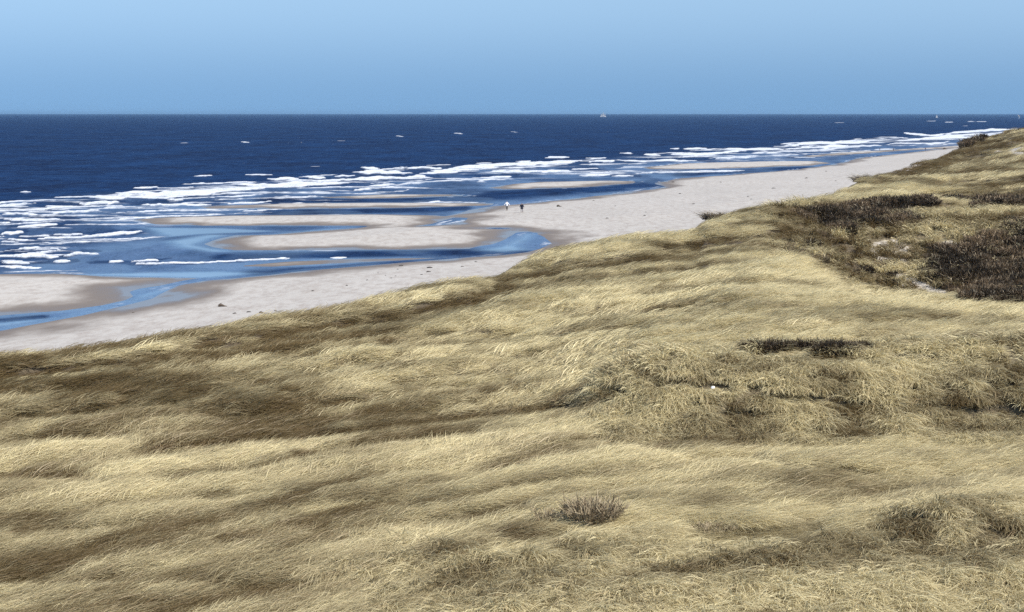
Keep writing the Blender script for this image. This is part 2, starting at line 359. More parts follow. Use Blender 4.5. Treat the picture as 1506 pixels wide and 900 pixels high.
# wave faces turned towards the viewer mirror little of the sky, smooth pools mirror much of it
rf = math_(nt, 'ADD', 0.018, math_(nt, 'ADD', math_(nt, 'MULTIPLY', ca, 0.52), math_(nt, 'MULTIPLY', n1, math_(nt, 'ADD', 0.045, math_(nt, 'MULTIPLY', sh, 0.30)))))
rf = math_(nt, 'MULTIPLY', rf, math_(nt, 'SUBTRACT', 1.0, ff), clamp=True)
mxs = N(nt, 'MixShader'); L(nt, rf, mxs.inputs[0]); L(nt, b.outputs[0], mxs.inputs[1]); L(nt, gl.outputs[0], mxs.inputs[2])
L(nt, mxs.outputs[0], out.inputs[0])
sea = grid_mesh('sea', Xw, Yw, Zw, keep=(sdw < 25), attrs={'foam': foam, 'shallow_shade': shal_shade, 'calm': calm, 'far': sm(Yw, 500, 8000)}, mat=m)
tag(sea, kind='structure')

# ------------------------------------------------------------------ dunes
GH = 0.32                                   # the grass stands this much above the ground at the crest
crest = [(-900, 600, 8.6), (-400, 556, 8.8), (-150, 532, 9.0), (0, 520, 9.0), (75, 517, 9.0), (160, 503, 9.1), (250, 488, 9.2), (330, 473, 9.3), (380, 463, 9.4), (430, 458, 9.4), (490, 450, 9.5), (540, 437, 9.6),
         (600, 422, 9.7), (700, 402, 9.9), (745, 388, 10.1), (785, 372, 10.3), (840, 359, 10.6), (920, 349, 10.7), (1000, 344, 10.8), (1027, 340, 11.0), (1038, 326, 11.4), (1050, 321, 11.5), (1100, 307, 11.9), (1180, 296, 12.1),
         (1235, 280, 12.3), (1249, 278, 12.3), (1260, 268, 12.6), (1270, 263, 12.6), (1300, 254, 12.6), (1360, 235, 12.7), (1390, 226, 12.9), (1405, 218, 13.3), (1440, 205, 14.3), (1475, 196, 15.4), (1506, 190, 16.2), (1600, 183, 17), (1800, 180, 17.3), (2600, 180, 17.3), (5000, 185, 17.0)]
cp = np.array(crest)
ca_, ct_ = ray(cp[:, 0], cp[:, 1])
cz_ = cp[:, 2]; cy_ = (H - cz_) / ct_
def crest_at(a):
    t = np.interp(a, ca_, ct_); z = np.interp(a, ca_, cz_)
    return (H - z) / t, z
def pxa(a): return 753 + F * a * 0.985        # column of the photograph (roughly) for a plan bearing
dark_px = [  # dips in the sward, shade streaks painted into the grass colour: polyline, half thickness, strength
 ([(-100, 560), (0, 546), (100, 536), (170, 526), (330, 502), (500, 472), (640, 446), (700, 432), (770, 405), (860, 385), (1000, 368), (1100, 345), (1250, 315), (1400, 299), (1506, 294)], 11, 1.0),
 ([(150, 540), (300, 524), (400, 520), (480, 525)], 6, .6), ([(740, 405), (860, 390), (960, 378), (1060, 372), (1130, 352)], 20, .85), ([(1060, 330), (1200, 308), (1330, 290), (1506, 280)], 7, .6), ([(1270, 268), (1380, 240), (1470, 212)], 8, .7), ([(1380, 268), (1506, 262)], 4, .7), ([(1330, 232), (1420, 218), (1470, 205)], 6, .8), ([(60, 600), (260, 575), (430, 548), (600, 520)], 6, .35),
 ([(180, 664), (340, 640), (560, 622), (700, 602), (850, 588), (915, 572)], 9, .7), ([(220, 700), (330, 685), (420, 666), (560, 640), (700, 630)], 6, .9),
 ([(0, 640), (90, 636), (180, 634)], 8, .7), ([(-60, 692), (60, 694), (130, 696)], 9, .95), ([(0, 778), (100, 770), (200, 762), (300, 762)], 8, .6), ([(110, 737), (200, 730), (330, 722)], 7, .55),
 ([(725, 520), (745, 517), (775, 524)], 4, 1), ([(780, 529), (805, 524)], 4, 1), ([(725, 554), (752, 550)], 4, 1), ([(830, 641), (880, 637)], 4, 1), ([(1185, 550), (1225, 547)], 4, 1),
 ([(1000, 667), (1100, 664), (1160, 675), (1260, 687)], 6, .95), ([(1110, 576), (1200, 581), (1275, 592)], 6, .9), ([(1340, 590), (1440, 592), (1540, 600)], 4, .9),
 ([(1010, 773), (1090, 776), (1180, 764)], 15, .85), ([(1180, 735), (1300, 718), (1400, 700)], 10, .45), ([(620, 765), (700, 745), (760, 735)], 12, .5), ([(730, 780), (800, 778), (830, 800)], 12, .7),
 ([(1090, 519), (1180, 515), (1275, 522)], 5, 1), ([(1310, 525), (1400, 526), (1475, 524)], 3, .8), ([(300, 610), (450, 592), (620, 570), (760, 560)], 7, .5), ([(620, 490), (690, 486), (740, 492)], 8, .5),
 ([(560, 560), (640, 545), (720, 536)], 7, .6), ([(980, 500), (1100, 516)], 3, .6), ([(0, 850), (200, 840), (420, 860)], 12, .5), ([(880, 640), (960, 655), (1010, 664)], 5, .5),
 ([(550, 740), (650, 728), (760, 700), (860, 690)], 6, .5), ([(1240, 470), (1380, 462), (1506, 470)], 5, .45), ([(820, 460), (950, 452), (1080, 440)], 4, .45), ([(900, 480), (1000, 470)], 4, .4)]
light_px = [([(130, 692), (260, 676), (390, 660)], 9, 1), ([(440, 742), (560, 722), (680, 700)], 9, .9), ([(470, 560), (520, 553), (560, 550)], 12, .9), ([(0, 585), (60, 580)], 10, .9),  # streaks where blades catch the light, painted in as paler grass
 ([(0, 530), (75, 522)], 7, .9), ([(230, 505), (300, 487), (420, 466)], 5, .8), ([(540, 445), (620, 430), (700, 418)], 7, .9), ([(620, 520), (760, 500), (900, 490)], 10, .6),
 ([(900, 700), (1060, 700), (1150, 735)], 14, .7), ([(1200, 750), (1350, 745)], 12, .6), ([(1000, 352), (1120, 334)], 5, .8), ([(1060, 325), (1150, 315)], 4, .6),
 ([(1090, 560), (1260, 572), (1500, 560)], 10, .6), ([(1140, 650), (1400, 640)], 14, .5), ([(0, 800), (160, 795)], 12, .4), ([(560, 830), (760, 800)], 10, .5), ([(1040, 420), (1300, 440), (1506, 455)], 9, .7),
 ([(1300, 260), (1420, 262)], 4, .8), ([(1090, 380), (1150, 400), (1260, 418)], 8, .6)]
R35 = radians(30)
def streak(x, y, s=0, sx=5.0, sy=1.0, ang=R35):
    kk = np.clip(y / 60, 0.7, 4) ** 0.8
    u = (x * cos(ang) + y * sin(ang)); v = (-x * sin(ang) + y * cos(ang))
    # blend two fixed sizes so that the pattern keeps its scale in the world
    a = fbm(u / sx, v / sy, s, 3); bb = fbm(u / (sx * 3), v / (sy * 3.2), s + 5, 3)
    w = sm(y, 60, 130)
    return a * (0.6 - 0.35 * w) + bb * (0.4 + 0.35 * w)
def dune_base(x, y):
    a = x / y
    yc, zc = crest_at(a)
    px = pxa(a)
    q = np.clip((y - 34) / (yc - 34), 0, 1)
    z0 = 8.75 + 0.25 * sm(px, 300, 1000)
    z = z0 + (zc - z0) * (0.35 * q + 0.65 * q * q * (3 - 2 * q))
    # the bank facing the camera on the right
    z += 1.55 * sm(px, 770, 1010) * sm(y, 56.5, 61.5) * (1 - 0.9 * sm(y, 66, 96))
    z += 0.35 * sm(px, 1250, 1400) * (1 - sm(px, 1480, 1520)) * sm(y, 42.6, 44.2) * (1 - sm(y, 47, 56))
    z -= 0.30 * sm(px, 950, 1100) * sm(y, 62.5, 65) * (1 - sm(y, 68, 72)) * (1 - sm(px, 1230, 1330))
    # the deep hollow with the heath slope
    w = sm(px, 1085, 1330)
    prof = np.interp(y, [80, 93, 103, 122, 134, 145, 162, 180], [9.9, 10.05, 7.4, 6.9, 9.9, 12.0, 12.1, 12.25])
    ww = w * sm(y, 80, 92) * (1 - sm(y, 150, 178))
    z = z * (1 - ww) + prof * ww
    # second ridge line on the far dunes
    z += 0.9 * sm(px, 1240, 1300) * (1 - sm(px, 1420, 1480)) * np.exp(-((y - 215) / 22.0) ** 2) * sm(yc - y, 5, 40)
    z -= 1.2 * sm(px, 1330, 1420) * np.exp(-((y - 255) / 25.0) ** 2) * sm(yc - y, 0, 40)
    # relief combed by the wind
    nr = streak(x, y, 100, 5.0, 1.3) - 0.5
    n2 = fbm(x / 9.0, y / 6.0, 120, 3) - 0.5
    edge = 1 - sm(y, yc - 6, yc)
    relief = (nr * 0.75 + n2 * 0.6 + (fbm(x / 1.6, y / 1.3, 130, 2) - .5) * 0.28) * np.clip(y / 60, 0.7, 1.6) * (0.25 + 0.75 * edge)
    z += relief
    fall = np.clip(y - yc, 0, 1e9)
    z -= np.where(fall < 3, fall * fall / 3 * 0.32, (fall - 3) * 0.62 + 0.96)
    z -= GH
    return z
def masks(x, y, z):
    px, py = proj(x, y, z + 0.25)
    jx = (streak(x, y, 140, 3, .8) - 0.5) * 60; jy = (fbm(x / 2.0, y / 2.5, 150, 3) - 0.5) * 14
    d = np.zeros(x.shape); l = np.zeros(x.shape)
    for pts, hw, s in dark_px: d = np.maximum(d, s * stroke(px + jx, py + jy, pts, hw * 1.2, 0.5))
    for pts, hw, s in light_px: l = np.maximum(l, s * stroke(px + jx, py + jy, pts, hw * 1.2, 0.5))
    # heath: the dark shrubs in the hollow
    a = px + (fbm(x / 4, y / 5, 160, 3) - 0.5) * 70; bq = py + (fbm(x / 2.5, y / 3, 170, 3) - 0.5) * 16
    heath = sm(sd_poly(a, bq, [(1380, 376), (1420, 352), (1480, 335), (1900, 330), (1900, 440), (1430, 436), (1370, 405)]), -10, 12)
    heath *= 0.75 + 0.25 * sm(noise(x / 1.2, y / 1.2, 176), .3, .6)
    heath = np.maximum(heath, 0.60 * sm(sd_poly(a, bq, [(1195, 322), (1250, 312), (1320, 318), (1325, 332), (1280, 342), (1230, 340)]), -5, 6))
    heath = np.maximum(heath, 0.04 * sm(sd_poly(a, bq, [(1120, 352), (1180, 340), (1240, 348), (1320, 395), (1340, 420), (1270, 415), (1180, 385)]), -5, 8))
    heath = np.maximum(heath, 0.7 * sm(sd_poly(px, py, [(1400, 214), (1425, 205), (1445, 203), (1440, 209), (1415, 215)]), -3, 2))
    heath = np.maximum(heath, 0.8 * stroke(px, py, [(1180, 316), (1280, 304), (1400, 297), (1506, 300)], 5, 0.4) * sm(noise(x / 3, y / 4, 175), .3, .6))
    slope = sm(px, 1110, 1200) * sm(y, 108, 120) * (1 - sm(y, 143, 150))
    bank = sm(px, 860, 960) * sm(y, 55, 57) * (1 - sm(y, 63, 67)) 
    bank = np.maximum(bank, sm(px, 1240, 1330) * (1 - sm(px, 1500, 1540)) * sm(y, 41.5, 42.5) * (1 - sm(y, 45, 47)))
    front = sm(px, 450, 750) * (1 - sm(y, 41, 45)) * 0.45
    bank = np.maximum(bank, front)
    olive = 0.75 * sm(sd_poly(a, bq, [(1100, 350), (1180, 338), (1240, 346), (1285, 380), (1325, 418), (1270, 413), (1180, 380)]), -5, 8)
    d = np.maximum(d, olive)
    sandy = sm(sd_poly(a * .3 + px * .7, bq * .3 + py * .7, [(1265, 356), (1310, 346), (1400, 352), (1390, 378), (1350, 392), (1370, 408), (1435, 430), (1400, 436), (1340, 425), (1310, 400)]), -5, 4)
    sandy *= sm(streak(x, y, 190, 2.2, .6, -1.1), .42, .52) * (.55 + .45 * sm(py, 395, 415))
    sandy = np.maximum(sandy, 0.75 * sm(sd_poly(px, py, [(1360, 352), (1400, 348), (1440, 360), (1400, 366)]), -3, 3))
    sandy = np.maximum(sandy, sm(sd_poly(px, py, [(1465, 212), (1506, 200), (1560, 205), (1560, 222), (1480, 230), (1455, 226)]), -3, 3) * sm(noise(x / 1.5, y / 9, 180), .5, .7) * .8)
    sandy = np.maximum(sandy, sm(sd_poly(px, py, [(1290, 252), (1330, 238), (1385, 222), (1380, 232), (1330, 250)]), -3, 3) * 0.7)
    return px, py, d, l, np.clip(heath, 0, 1), slope, bank, sandy
def dune_z(x, y):
    z = dune_base(x, y)
    px, py = proj(x, y, z + 0.3)
    d = np.zeros(x.shape)
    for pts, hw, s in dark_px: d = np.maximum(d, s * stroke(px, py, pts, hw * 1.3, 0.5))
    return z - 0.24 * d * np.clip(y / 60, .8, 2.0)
yd = np.concatenate([np.geomspace(14, 34, 30)[:-1], np.linspace(34, 100, 300)[:-1], np.linspace(100, 180, 240)[:-1], np.geomspace(180, 520, 220)])
ad = np.concatenate([np.linspace(-1.3, -0.36, 30)[:-1], np.linspace(-0.36, 0.36, 460), np.linspace(0.36, 1.6, 50)[1:]])
Xd = yd[:, None] * ad[None]; Yd = yd[:, None] * np.ones_like(ad)[None]
Zd = dune_z(Xd, Yd)
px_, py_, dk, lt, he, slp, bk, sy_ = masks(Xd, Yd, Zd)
m, nt, out = new_mat('dune_soil')
b = N(nt, 'BsdfPrincipled', Roughness=0.95)
sa = attr(nt, 'sandy'); dd = attr(nt, 'dark')
f1 = noise_n(nt, coords(nt, (1, 1, 1)), 3.0, 5, 0.7)
thatch = mixc(nt, f1, (0.10, 0.075, 0.042), (0.26, 0.215, 0.135))
thatch = mixc(nt, math_(nt, 'MULTIPLY', dd, 0.85), thatch, (0.085, 0.062, 0.038))  # ground darkened under the heath and along the painted shade streaks
ss = N(nt, 'MapRange'); L(nt, math_(nt, 'ADD', sa, math_(nt, 'MULTIPLY', math_(nt, 'SUBTRACT', noise_n(nt, coords(nt, (1.3, 0.8, 1)), 1.1, 5), 0.5), 0.8)), ss.inputs[0]); ss.inputs[1].default_value = 0.35; ss.inputs[2].default_value = 0.6
L(nt, mixc(nt, ss.outputs[0], thatch, mixc(nt, f1, (0.44, 0.40, 0.34), (0.58, 0.53, 0.46))), b.inputs['Base Color'])
bp = N(nt, 'Bump', Strength=0.8, Distance=0.15); L(nt, f1, bp.inputs['Height']); L(nt, bp.outputs[0], b.inputs['Normal'])
L(nt, b.outputs[0], out.inputs[0])
bz = 1.0
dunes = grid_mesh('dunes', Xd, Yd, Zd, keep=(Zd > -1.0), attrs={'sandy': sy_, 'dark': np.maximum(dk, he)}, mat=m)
tag(dunes, kind='structure')

# ------------------------------------------------------------------ grass and heath: instanced clumps
def blade_mesh(name, nb, rad, length, width, rise, bend, curl, seed, seg=5, spread=0.5, droop=0.0):
    r = np.random.default_rng(seed)
    V = []; Q = []; T = []; U = []
    for i in range(nb):
        rr_ = rad * math.sqrt(r.random()); th = r.random() * 2 * pi
        p = np.array([rr_ * cos(th), rr_ * sin(th), -0.04])
        az = r.normal(0, spread)
        el = rise + r.normal(0, 0.16)
        Ln = length * (0.6 + 0.6 * r.random())
        be = bend * (0.7 + 0.6 * r.random()) / seg
        ca2 = curl * r.normal(0, 1) / seg
        w0 = width * (0.7 + 0.6 * r.random()); bt = r.random()
        roll = r.normal(0, 0.6)
        base = len(V)
        for s in range(seg + 1):
            d = np.array([cos(el) * cos(az), cos(el) * sin(az), sin(el)])
            side = np.cross(d, [0, 0, 1.0]); side /= (np.linalg.norm(side) + 1e-9)
            up = np.cross(side, d); side = side * cos(roll) + up * sin(roll)
            w = w0 * (1 - (s / seg) ** 1.6 * 0.85) / 2
            V.append(p - side * w); V.append(p + side * w); T += [bt, bt]; U += [s / seg, s / seg]
            p = p + d * Ln / seg
            if p[2] < 0.03 and s > 1: p[2] = 0.03 + 0.02 * r.random()
            el -= be; az += ca2
            el = max(el, -0.9)
        for s in range(seg):
            q = base + s * 2
            Q.append((q, q + 1, q + 3, q + 2))
    me = bpy.data.meshes.new(name)
    me.from_pydata([tuple(v) for v in V], [], Q)
    for n_, dat in (('tint', T), ('along', U)):
        at = me.attributes.new(n_, 'FLOAT', 'POINT'); at.data.foreach_set('value', np.array(dat, np.float32))
    me.polygons.foreach_set('use_smooth', np.ones(len(Q), bool))
    return me
def grass_mat(name, light, dark, brown, root=0.55, trans=0.3):
    m, nt, out = new_mat(name)
    tone = attr(nt, 'tone', 'INSTANCER'); t = attr(nt, 'tint'); al = attr(nt, 'along')
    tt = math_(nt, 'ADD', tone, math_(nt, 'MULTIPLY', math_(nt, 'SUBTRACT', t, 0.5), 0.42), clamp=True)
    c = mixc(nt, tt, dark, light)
    # a few dead, redder leaves
    c = mixc(nt, math_(nt, 'MULTIPLY', math_(nt, 'GREATER_THAN', t, 0.90), 0.55), c, brown)
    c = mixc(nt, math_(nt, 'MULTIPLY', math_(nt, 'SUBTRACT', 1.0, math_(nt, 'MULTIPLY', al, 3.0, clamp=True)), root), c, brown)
    d = N(nt, 'BsdfDiffuse'); L(nt, c, d.inputs[0])
    tr = N(nt, 'BsdfTranslucent'); L(nt, c, tr.inputs[0])
    g = N(nt, 'BsdfGlossy', Roughness=0.45); g.inputs[0].default_value = (1, 0.93, 0.75, 1)
    mx = N(nt, 'MixShader'); mx.inputs[0].default_value = trans; L(nt, d.outputs[0], mx.inputs[1]); L(nt, tr.outputs[0], mx.inputs[2])
    m2 = N(nt, 'MixShader'); m2.inputs[0].default_value = 0.045; L(nt, mx.outputs[0], m2.inputs[1]); L(nt, g.outputs[0], m2.inputs[2])
    L(nt, m2.outputs[0], out.inputs[0]); return m
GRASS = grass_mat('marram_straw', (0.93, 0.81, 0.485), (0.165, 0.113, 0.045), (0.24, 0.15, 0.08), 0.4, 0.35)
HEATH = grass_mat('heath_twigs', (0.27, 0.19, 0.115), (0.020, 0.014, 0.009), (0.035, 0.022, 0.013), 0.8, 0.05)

def heath_mesh(name, seed, n=60, h=0.45, rad=0.35, width=0.03):
    r = np.random.default_rng(seed); V = []; Q = []; T = []; U = []
    for i in range(n):
        th = r.random() * 2 * pi; rr_ = rad * math.sqrt(r.random())
        p = np.array([rr_ * cos(th) * 0.6, rr_ * sin(th) * 0.6, -0.05]); bt = r.random()
        d = np.array([rr_ * cos(th) * 1.1 + r.normal(0, .06), rr_ * sin(th) * 1.1 + r.normal(0, .06), 0.75 + 0.2 * r.random()]); d /= np.linalg.norm(d)
        Ln = h * (0.6 + 0.6 * r.random()); side = np.cross(d, r.normal(0, 1, 3)); side /= np.linalg.norm(side)
        base = len(V); seg = 2
        for s in range(seg + 1):
            w = width * (0.35, 1.0, 0.45)[s] / 2
            V += [p - side * w, p + side * w]; T += [bt, bt]; U += [s / seg, s / seg]; p = p + d * Ln / seg + r.normal(0, .012, 3)
        for s in range(seg): q = base + 2 * s; Q.append((q, q + 1, q + 3, q + 2))
        # leafy side shoots
        for kx in range(3):
            c0 = V[base + 2] * 0.5 + V[base + 4] * 0.5 + r.normal(0, .03, 3)
            dd_ = d * 0.6 + r.normal(0, .45, 3); sd2 = np.cross(dd_, r.normal(0, 1, 3)); sd2 /= np.linalg.norm(sd2)
            l2 = Ln * 0.3; b2 = len(V)
            V += [c0 - sd2 * width * .35, c0 + sd2 * width * .35, c0 + dd_ * l2 + sd2 * width * .2, c0 + dd_ * l2 - sd2 * width * .2]
            T += [bt] * 4; U += [0.6, 0.6, 1, 1]; Q.append((b2, b2 + 1, b2 + 2, b2 + 3))
    me = bpy.data.meshes.new(name); me.from_pydata([tuple(v) for v in V], [], Q)
    for n_, dat in (('tint', T), ('along', U)):
        at = me.attributes.new(n_, 'FLOAT', 'POINT'); at.data.foreach_set('value', np.array(dat, np.float32))
    return me

def scatter(name, sources, mat, P, rotz, scl, tone, idx, tilt=None):
    col = bpy.data.collections.new(name + '_sources')          # not linked into the scene
    for k_, me in enumerate(sources):
        me.materials.append(mat)
        o = bpy.data.objects.new('%s_clump_%02d' % (name, k_), me); col.objects.link(o)
    me = bpy.data.meshes.new(name)
    me.vertices.add(len(P)); me.vertices.foreach_set('co', P.astype(np.float32).reshape(-1))
    at = me.attributes.new('rot', 'FLOAT_VECTOR', 'POINT')
    rv = np.zeros((len(P), 3), np.float32); rv[:, 2] = rotz
    if tilt is not None: rv[:, 0] = tilt[:, 0]; rv[:, 1] = tilt[:, 1]
    at.data.foreach_set('vector', rv.reshape(-1))
    at = me.attributes.new('scl', 'FLOAT_VECTOR', 'POINT'); at.data.foreach_set('vector', scl.astype(np.float32).reshape(-1))
    at = me.attributes.new('tone', 'FLOAT', 'POINT'); at.data.foreach_set('value', tone.astype(np.float32))
    at = me.attributes.new('idx', 'INT', 'POINT'); at.data.foreach_set('value', idx.astype(np.int32))
    ob = bpy.data.objects.new(name, me); C.objects.link(ob)
    ng = bpy.data.node_groups.new(name, 'GeometryNodeTree')
    ng.interface.new_socket('Geometry', in_out='INPUT', socket_type='NodeSocketGeometry')
    ng.interface.new_socket('Geometry', in_out='OUTPUT', socket_type='NodeSocketGeometry')
    nn = ng.nodes
    gi = nn.new('NodeGroupInput'); go = nn.new('NodeGroupOutput')
    ip = nn.new('GeometryNodeInstanceOnPoints'); ci = nn.new('GeometryNodeCollectionInfo')
    ci.inputs['Collection'].default_value = col; ci.inputs['Separate Children'].default_value = True; ci.inputs['Reset Children'].default_value = True
    def na(n_, ty):
        x = nn.new('GeometryNodeInputNamedAttribute'); x.data_type = ty; x.inputs['Name'].default_value = n_; return x.outputs['Attribute']
    er = nn.new('FunctionNodeEulerToRotation')
    ng.links.new(gi.outputs[0], ip.inputs['Points']); ng.links.new(ci.outputs[0], ip.inputs['Instance'])
    ip.inputs['Pick Instance'].default_value = True
    ng.links.new(na('idx', 'INT'), ip.inputs['Instance Index'])
    ng.links.new(na('rot', 'FLOAT_VECTOR'), er.inputs[0]); ng.links.new(er.outputs[0], ip.inputs['Rotation'])
    ng.links.new(na('scl', 'FLOAT_VECTOR'), ip.inputs['Scale'])
    ng.links.new(ip.outputs[0], go.inputs[0])
    md = ob.modifiers.new('scatter', 'NODES'); md.node_group = ng
    return ob

# sample positions
def sample(n, y0, y1, power, amin=-0.36, amax=0.36):
    """y with density ~ y**power per metre"""
    u = rng.random(n); p = power + 1
    y = (y0 ** p + u * (y1 ** p - y0 ** p)) ** (1 / p) if abs(p) > 1e-6 else y0 * (y1 / y0) ** u
    a = amin + (amax - amin) * rng.random(n)
    return a * y, y
DENS = 1.0
sets = [(int(38000 * DENS), 31, 62, 1.0), (int(80000 * DENS), 62, 185, -0.5), (int(24000 * DENS), 185, 450, -0.7)]
xs = []; ys = []
for i, (n, y0, y1, p) in enumerate(sets):
    x, y = sample(n, y0, y1, p, -0.36 if i < 2 else 0.10, 0.36 if i < 2 else 0.38)
    xs.append(x); ys.append(y)
x = np.concatenate(xs); y = np.concatenate(ys)
yc, zc = crest_at(x / y)
ok = y < yc + 5; x = x[ok]; y = y[ok]
z = dune_z(x, y)
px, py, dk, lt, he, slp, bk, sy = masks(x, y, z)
n = len(x)
rnd = rng.random(n)
# tone: straw versus olive brown, with shade streaks and tuft gaps painted in
front_ = sm(px, 500, 700) * (1 - sm(y, 42, 46))
tone = 0.33 + 0.55 * sm(px, 300, 1000) - 0.05 * sm(y, 70, 130) + ((streak(x, y, 200, 7.0, 1.0, R35 * .6) - 0.5) * sm(px, 450, 1000) + (streak(x, y, 202, 8.0, 1.1, 0.85) - 0.5) * (1 - sm(px, 450, 1000))) * 2.5 + (streak(x, y, 205, 2.2, .5, R35) - .5) * 1.0 + (fbm(x / 11, y / 9, 210, 3) - 0.5) * 0.8 + (noise(x / .55, y / 1.1, 212) - .5) * .34 * (1 - sm(y, 90, 160)) + (fbm(x / .5, y / 2.5, 214, 2) - .5) * 1.5 * np.maximum(bk, slp)
tone = tone - 0.62 * dk + 0.34 * lt - 0.14 * bk - 0.34 * slp - 0.42 * sm(y, 140, 200) - 0.12 * front_  # streak masks put the light and shade on the blades into their colour
tone += rng.normal(0, 0.07, n) * (1 + 1.6 * np.maximum(bk, slp))
tone = np.clip(tone, 0.0, 1.0)
is_heath = (rnd < he * 1.0)
thin = (rng.random(n) < sy * 1.05)
thin |= (~is_heath) & (rng.random(n) < slp * 0.45)
thin |= rng.random(n) < bk * (0.25 + 0.6 * sm(noise(x / .7, y / .7, 250), .45, .7))
thin |= (rng.random(n) < dk * 0.15)
g = ~is_heath & ~thin
lod = np.where(y < 62, 0, 1)
upright = (rng.random(n) < np.maximum(bk * 0.9, slp * 0.95)) & g
wind = R35 + (fbm(x / 6, y / 5, 220, 2) - 0.5) * 1.3 - 0.55 * sm(px, 500, 1100)
sc_d = np.where(y < 62, 1.0, (y / 62) ** 0.5)
P = np.stack([x, y, z], -1)
src = []
for s in range(4): src.append(blade_mesh('laid', 76, 0.36, 0.66, 0.013, 0.62, 1.1, 0.5, 10 + s, 4, 0.40))
for s in range(3): src.append(blade_mesh('up', 52, 0.18, 0.78, 0.020, 1.05, 2.0, 0.5, 30 + s, 5, 0.55))
for s in range(4): src.append(blade_mesh('laidfar', 44, 0.38, 0.72, 0.024, 0.52, 0.95, 0.5, 50 + s, 3, 0.38))
for s in range(3): src.append(blade_mesh('upfar', 34, 0.20, 0.80, 0.030, 1.15, 1.7, 0.5, 70 + s, 4, 0.8))
ridx = rng.integers(0, 1000, n)
idx = np.where(upright, np.where(lod == 0, 4 + ridx % 3, 11 + ridx % 3), np.where(lod == 0, ridx % 4, 7 + ridx % 4))
rot = np.where(upright, -1.45 + rng.normal(0, 0.5, n), wind + rng.normal(0, 0.28, n))
s0 = sc_d * (0.62 + 0.5 * rng.random(n) + 0.36 * fbm(x / 1.1, y / 1.4, 216, 2)) * (1 - 0.25 * dk)
scl = np.stack([s0, s0, s0 * (0.8 + 0.3 * rng.random(n))], -1)
scl[:, 2] *= np.where(upright, 1.0, 0.95)
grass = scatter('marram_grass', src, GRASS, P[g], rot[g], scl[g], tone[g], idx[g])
tag(grass, 'pale straw marram grass combed flat by the wind over the dunes', 'grass', kind='stuff')
hsel = is_heath & ~(rng.random(n) < sy)
hs = [heath_mesh('hz%d' % s, 90 + s) for s in range(4)]
s1 = sc_d * (0.9 + 0.5 * rng.random(n))
heather = scatter('heather', hs, HEATH, P[hsel], rng.random(n)[hsel] * 6.28, np.stack([s1, s1, s1 * .95], -1)[hsel],
                  np.clip(0.16 + (fbm(x / 2.2, y / 2.2, 230, 3) - .45) * 2.2 + rng.normal(0, .12, n), 0, 1)[hsel], (ridx % 4)[hsel])
tag(heather, 'dark brown heather covering the slopes of the hollow', 'heather', kind='stuff')

# ------------------------------------------------------------------ surface look-ups for placing things
def on_dune(px, py):
    a, t = ray(px, py); ys_ = np.linspace(30, 430, 6000); z_ = dune_z(a * ys_, ys_)
    hit = np.where(z_ + 0.12 > H - t * ys_)[0]
    i = hit[0] if len(hit) else 0
    return float(a * ys_[i]), float(ys_[i]), float(z_[i])
def on_beach(px, py):
    zz = 0.5
    for _ in range(6):
        x_, y_ = ground_pt(px, py, zz); zz = float(beach_z(np.array([[float(x_)]]), np.array([[float(y_)]]))[0, 0])
    return float(x_), float(y_), zz

# ------------------------------------------------------------------ dark shrubs on the dune
def loose_clump(name, label, cat, group, pt, me, mat, tone, s, rz=0.0):
    o = bpy.data.objects.new(name, me); C.objects.link(o)
    if not me.materials: me.materials.append(mat)
    o.location = pt; o.scale = s; o.rotation_euler = (0, 0, rz)
    tag(o, label, cat, group); return o
def solid_mat(name, light, dark):
    m, nt, out = new_mat(name)
    d = N(nt, 'BsdfPrincipled', Roughness=0.9); t = attr(nt, 'tint'); al = attr(nt, 'along'); tp = math_(nt, 'MULTIPLY', math_(nt, 'POWER', al, 1.6), t)
    L(nt, mixc(nt, tp, mixc(nt, t, dark, light), (0.62, 0.52, 0.34)), d.inputs['Base Color']); L(nt, d.outputs[0], out.inputs[0]); return m
SHRUB = solid_mat('shrub_twigs', (0.30, 0.20, 0.10), (0.06, 0.038, 0.02))
TUFT = solid_mat('tuft_straw', (0.50, 0.43, 0.26), (0.16, 0.125, 0.065))
DTUFT = solid_mat('scarp_shade_sedge', (0.10, 0.07, 0.045), (0.025, 0.017, 0.013))  # dark colour stands in for shade on the scarp faces
x0, y0, z0 = on_dune(872, 768)
loose_clump('heather_bush', 'dark brown round heather bush in the foreground grass', 'bush', None, (x0, y0, z0 - .02), heath_mesh('bush', 300, 420, 0.80, 0.62, 0.024), SHRUB, 0, (1.0, 0.9, 0.95))
x0, y0, z0 = on_dune(808, 762)
loose_clump('heather_bush', 'sparse small brown bush just left of the round foreground bush', 'bush', None, (x0, y0, z0), heath_mesh('bush2', 301, 110, 0.42, 0.5, 0.018), SHRUB, 0, (1.0, 1.0, 0.9))
x0, y0, z0 = on_dune(1050, 778)
loose_clump('heather_bush', 'low blackish clump in the dark hollow right of the round foreground bush', 'bush', None, (x0, y0, z0), heath_mesh('bush3', 302, 160, 0.32, 0.6, 0.018), SHRUB, 0, (1.1, .8, 0.9))
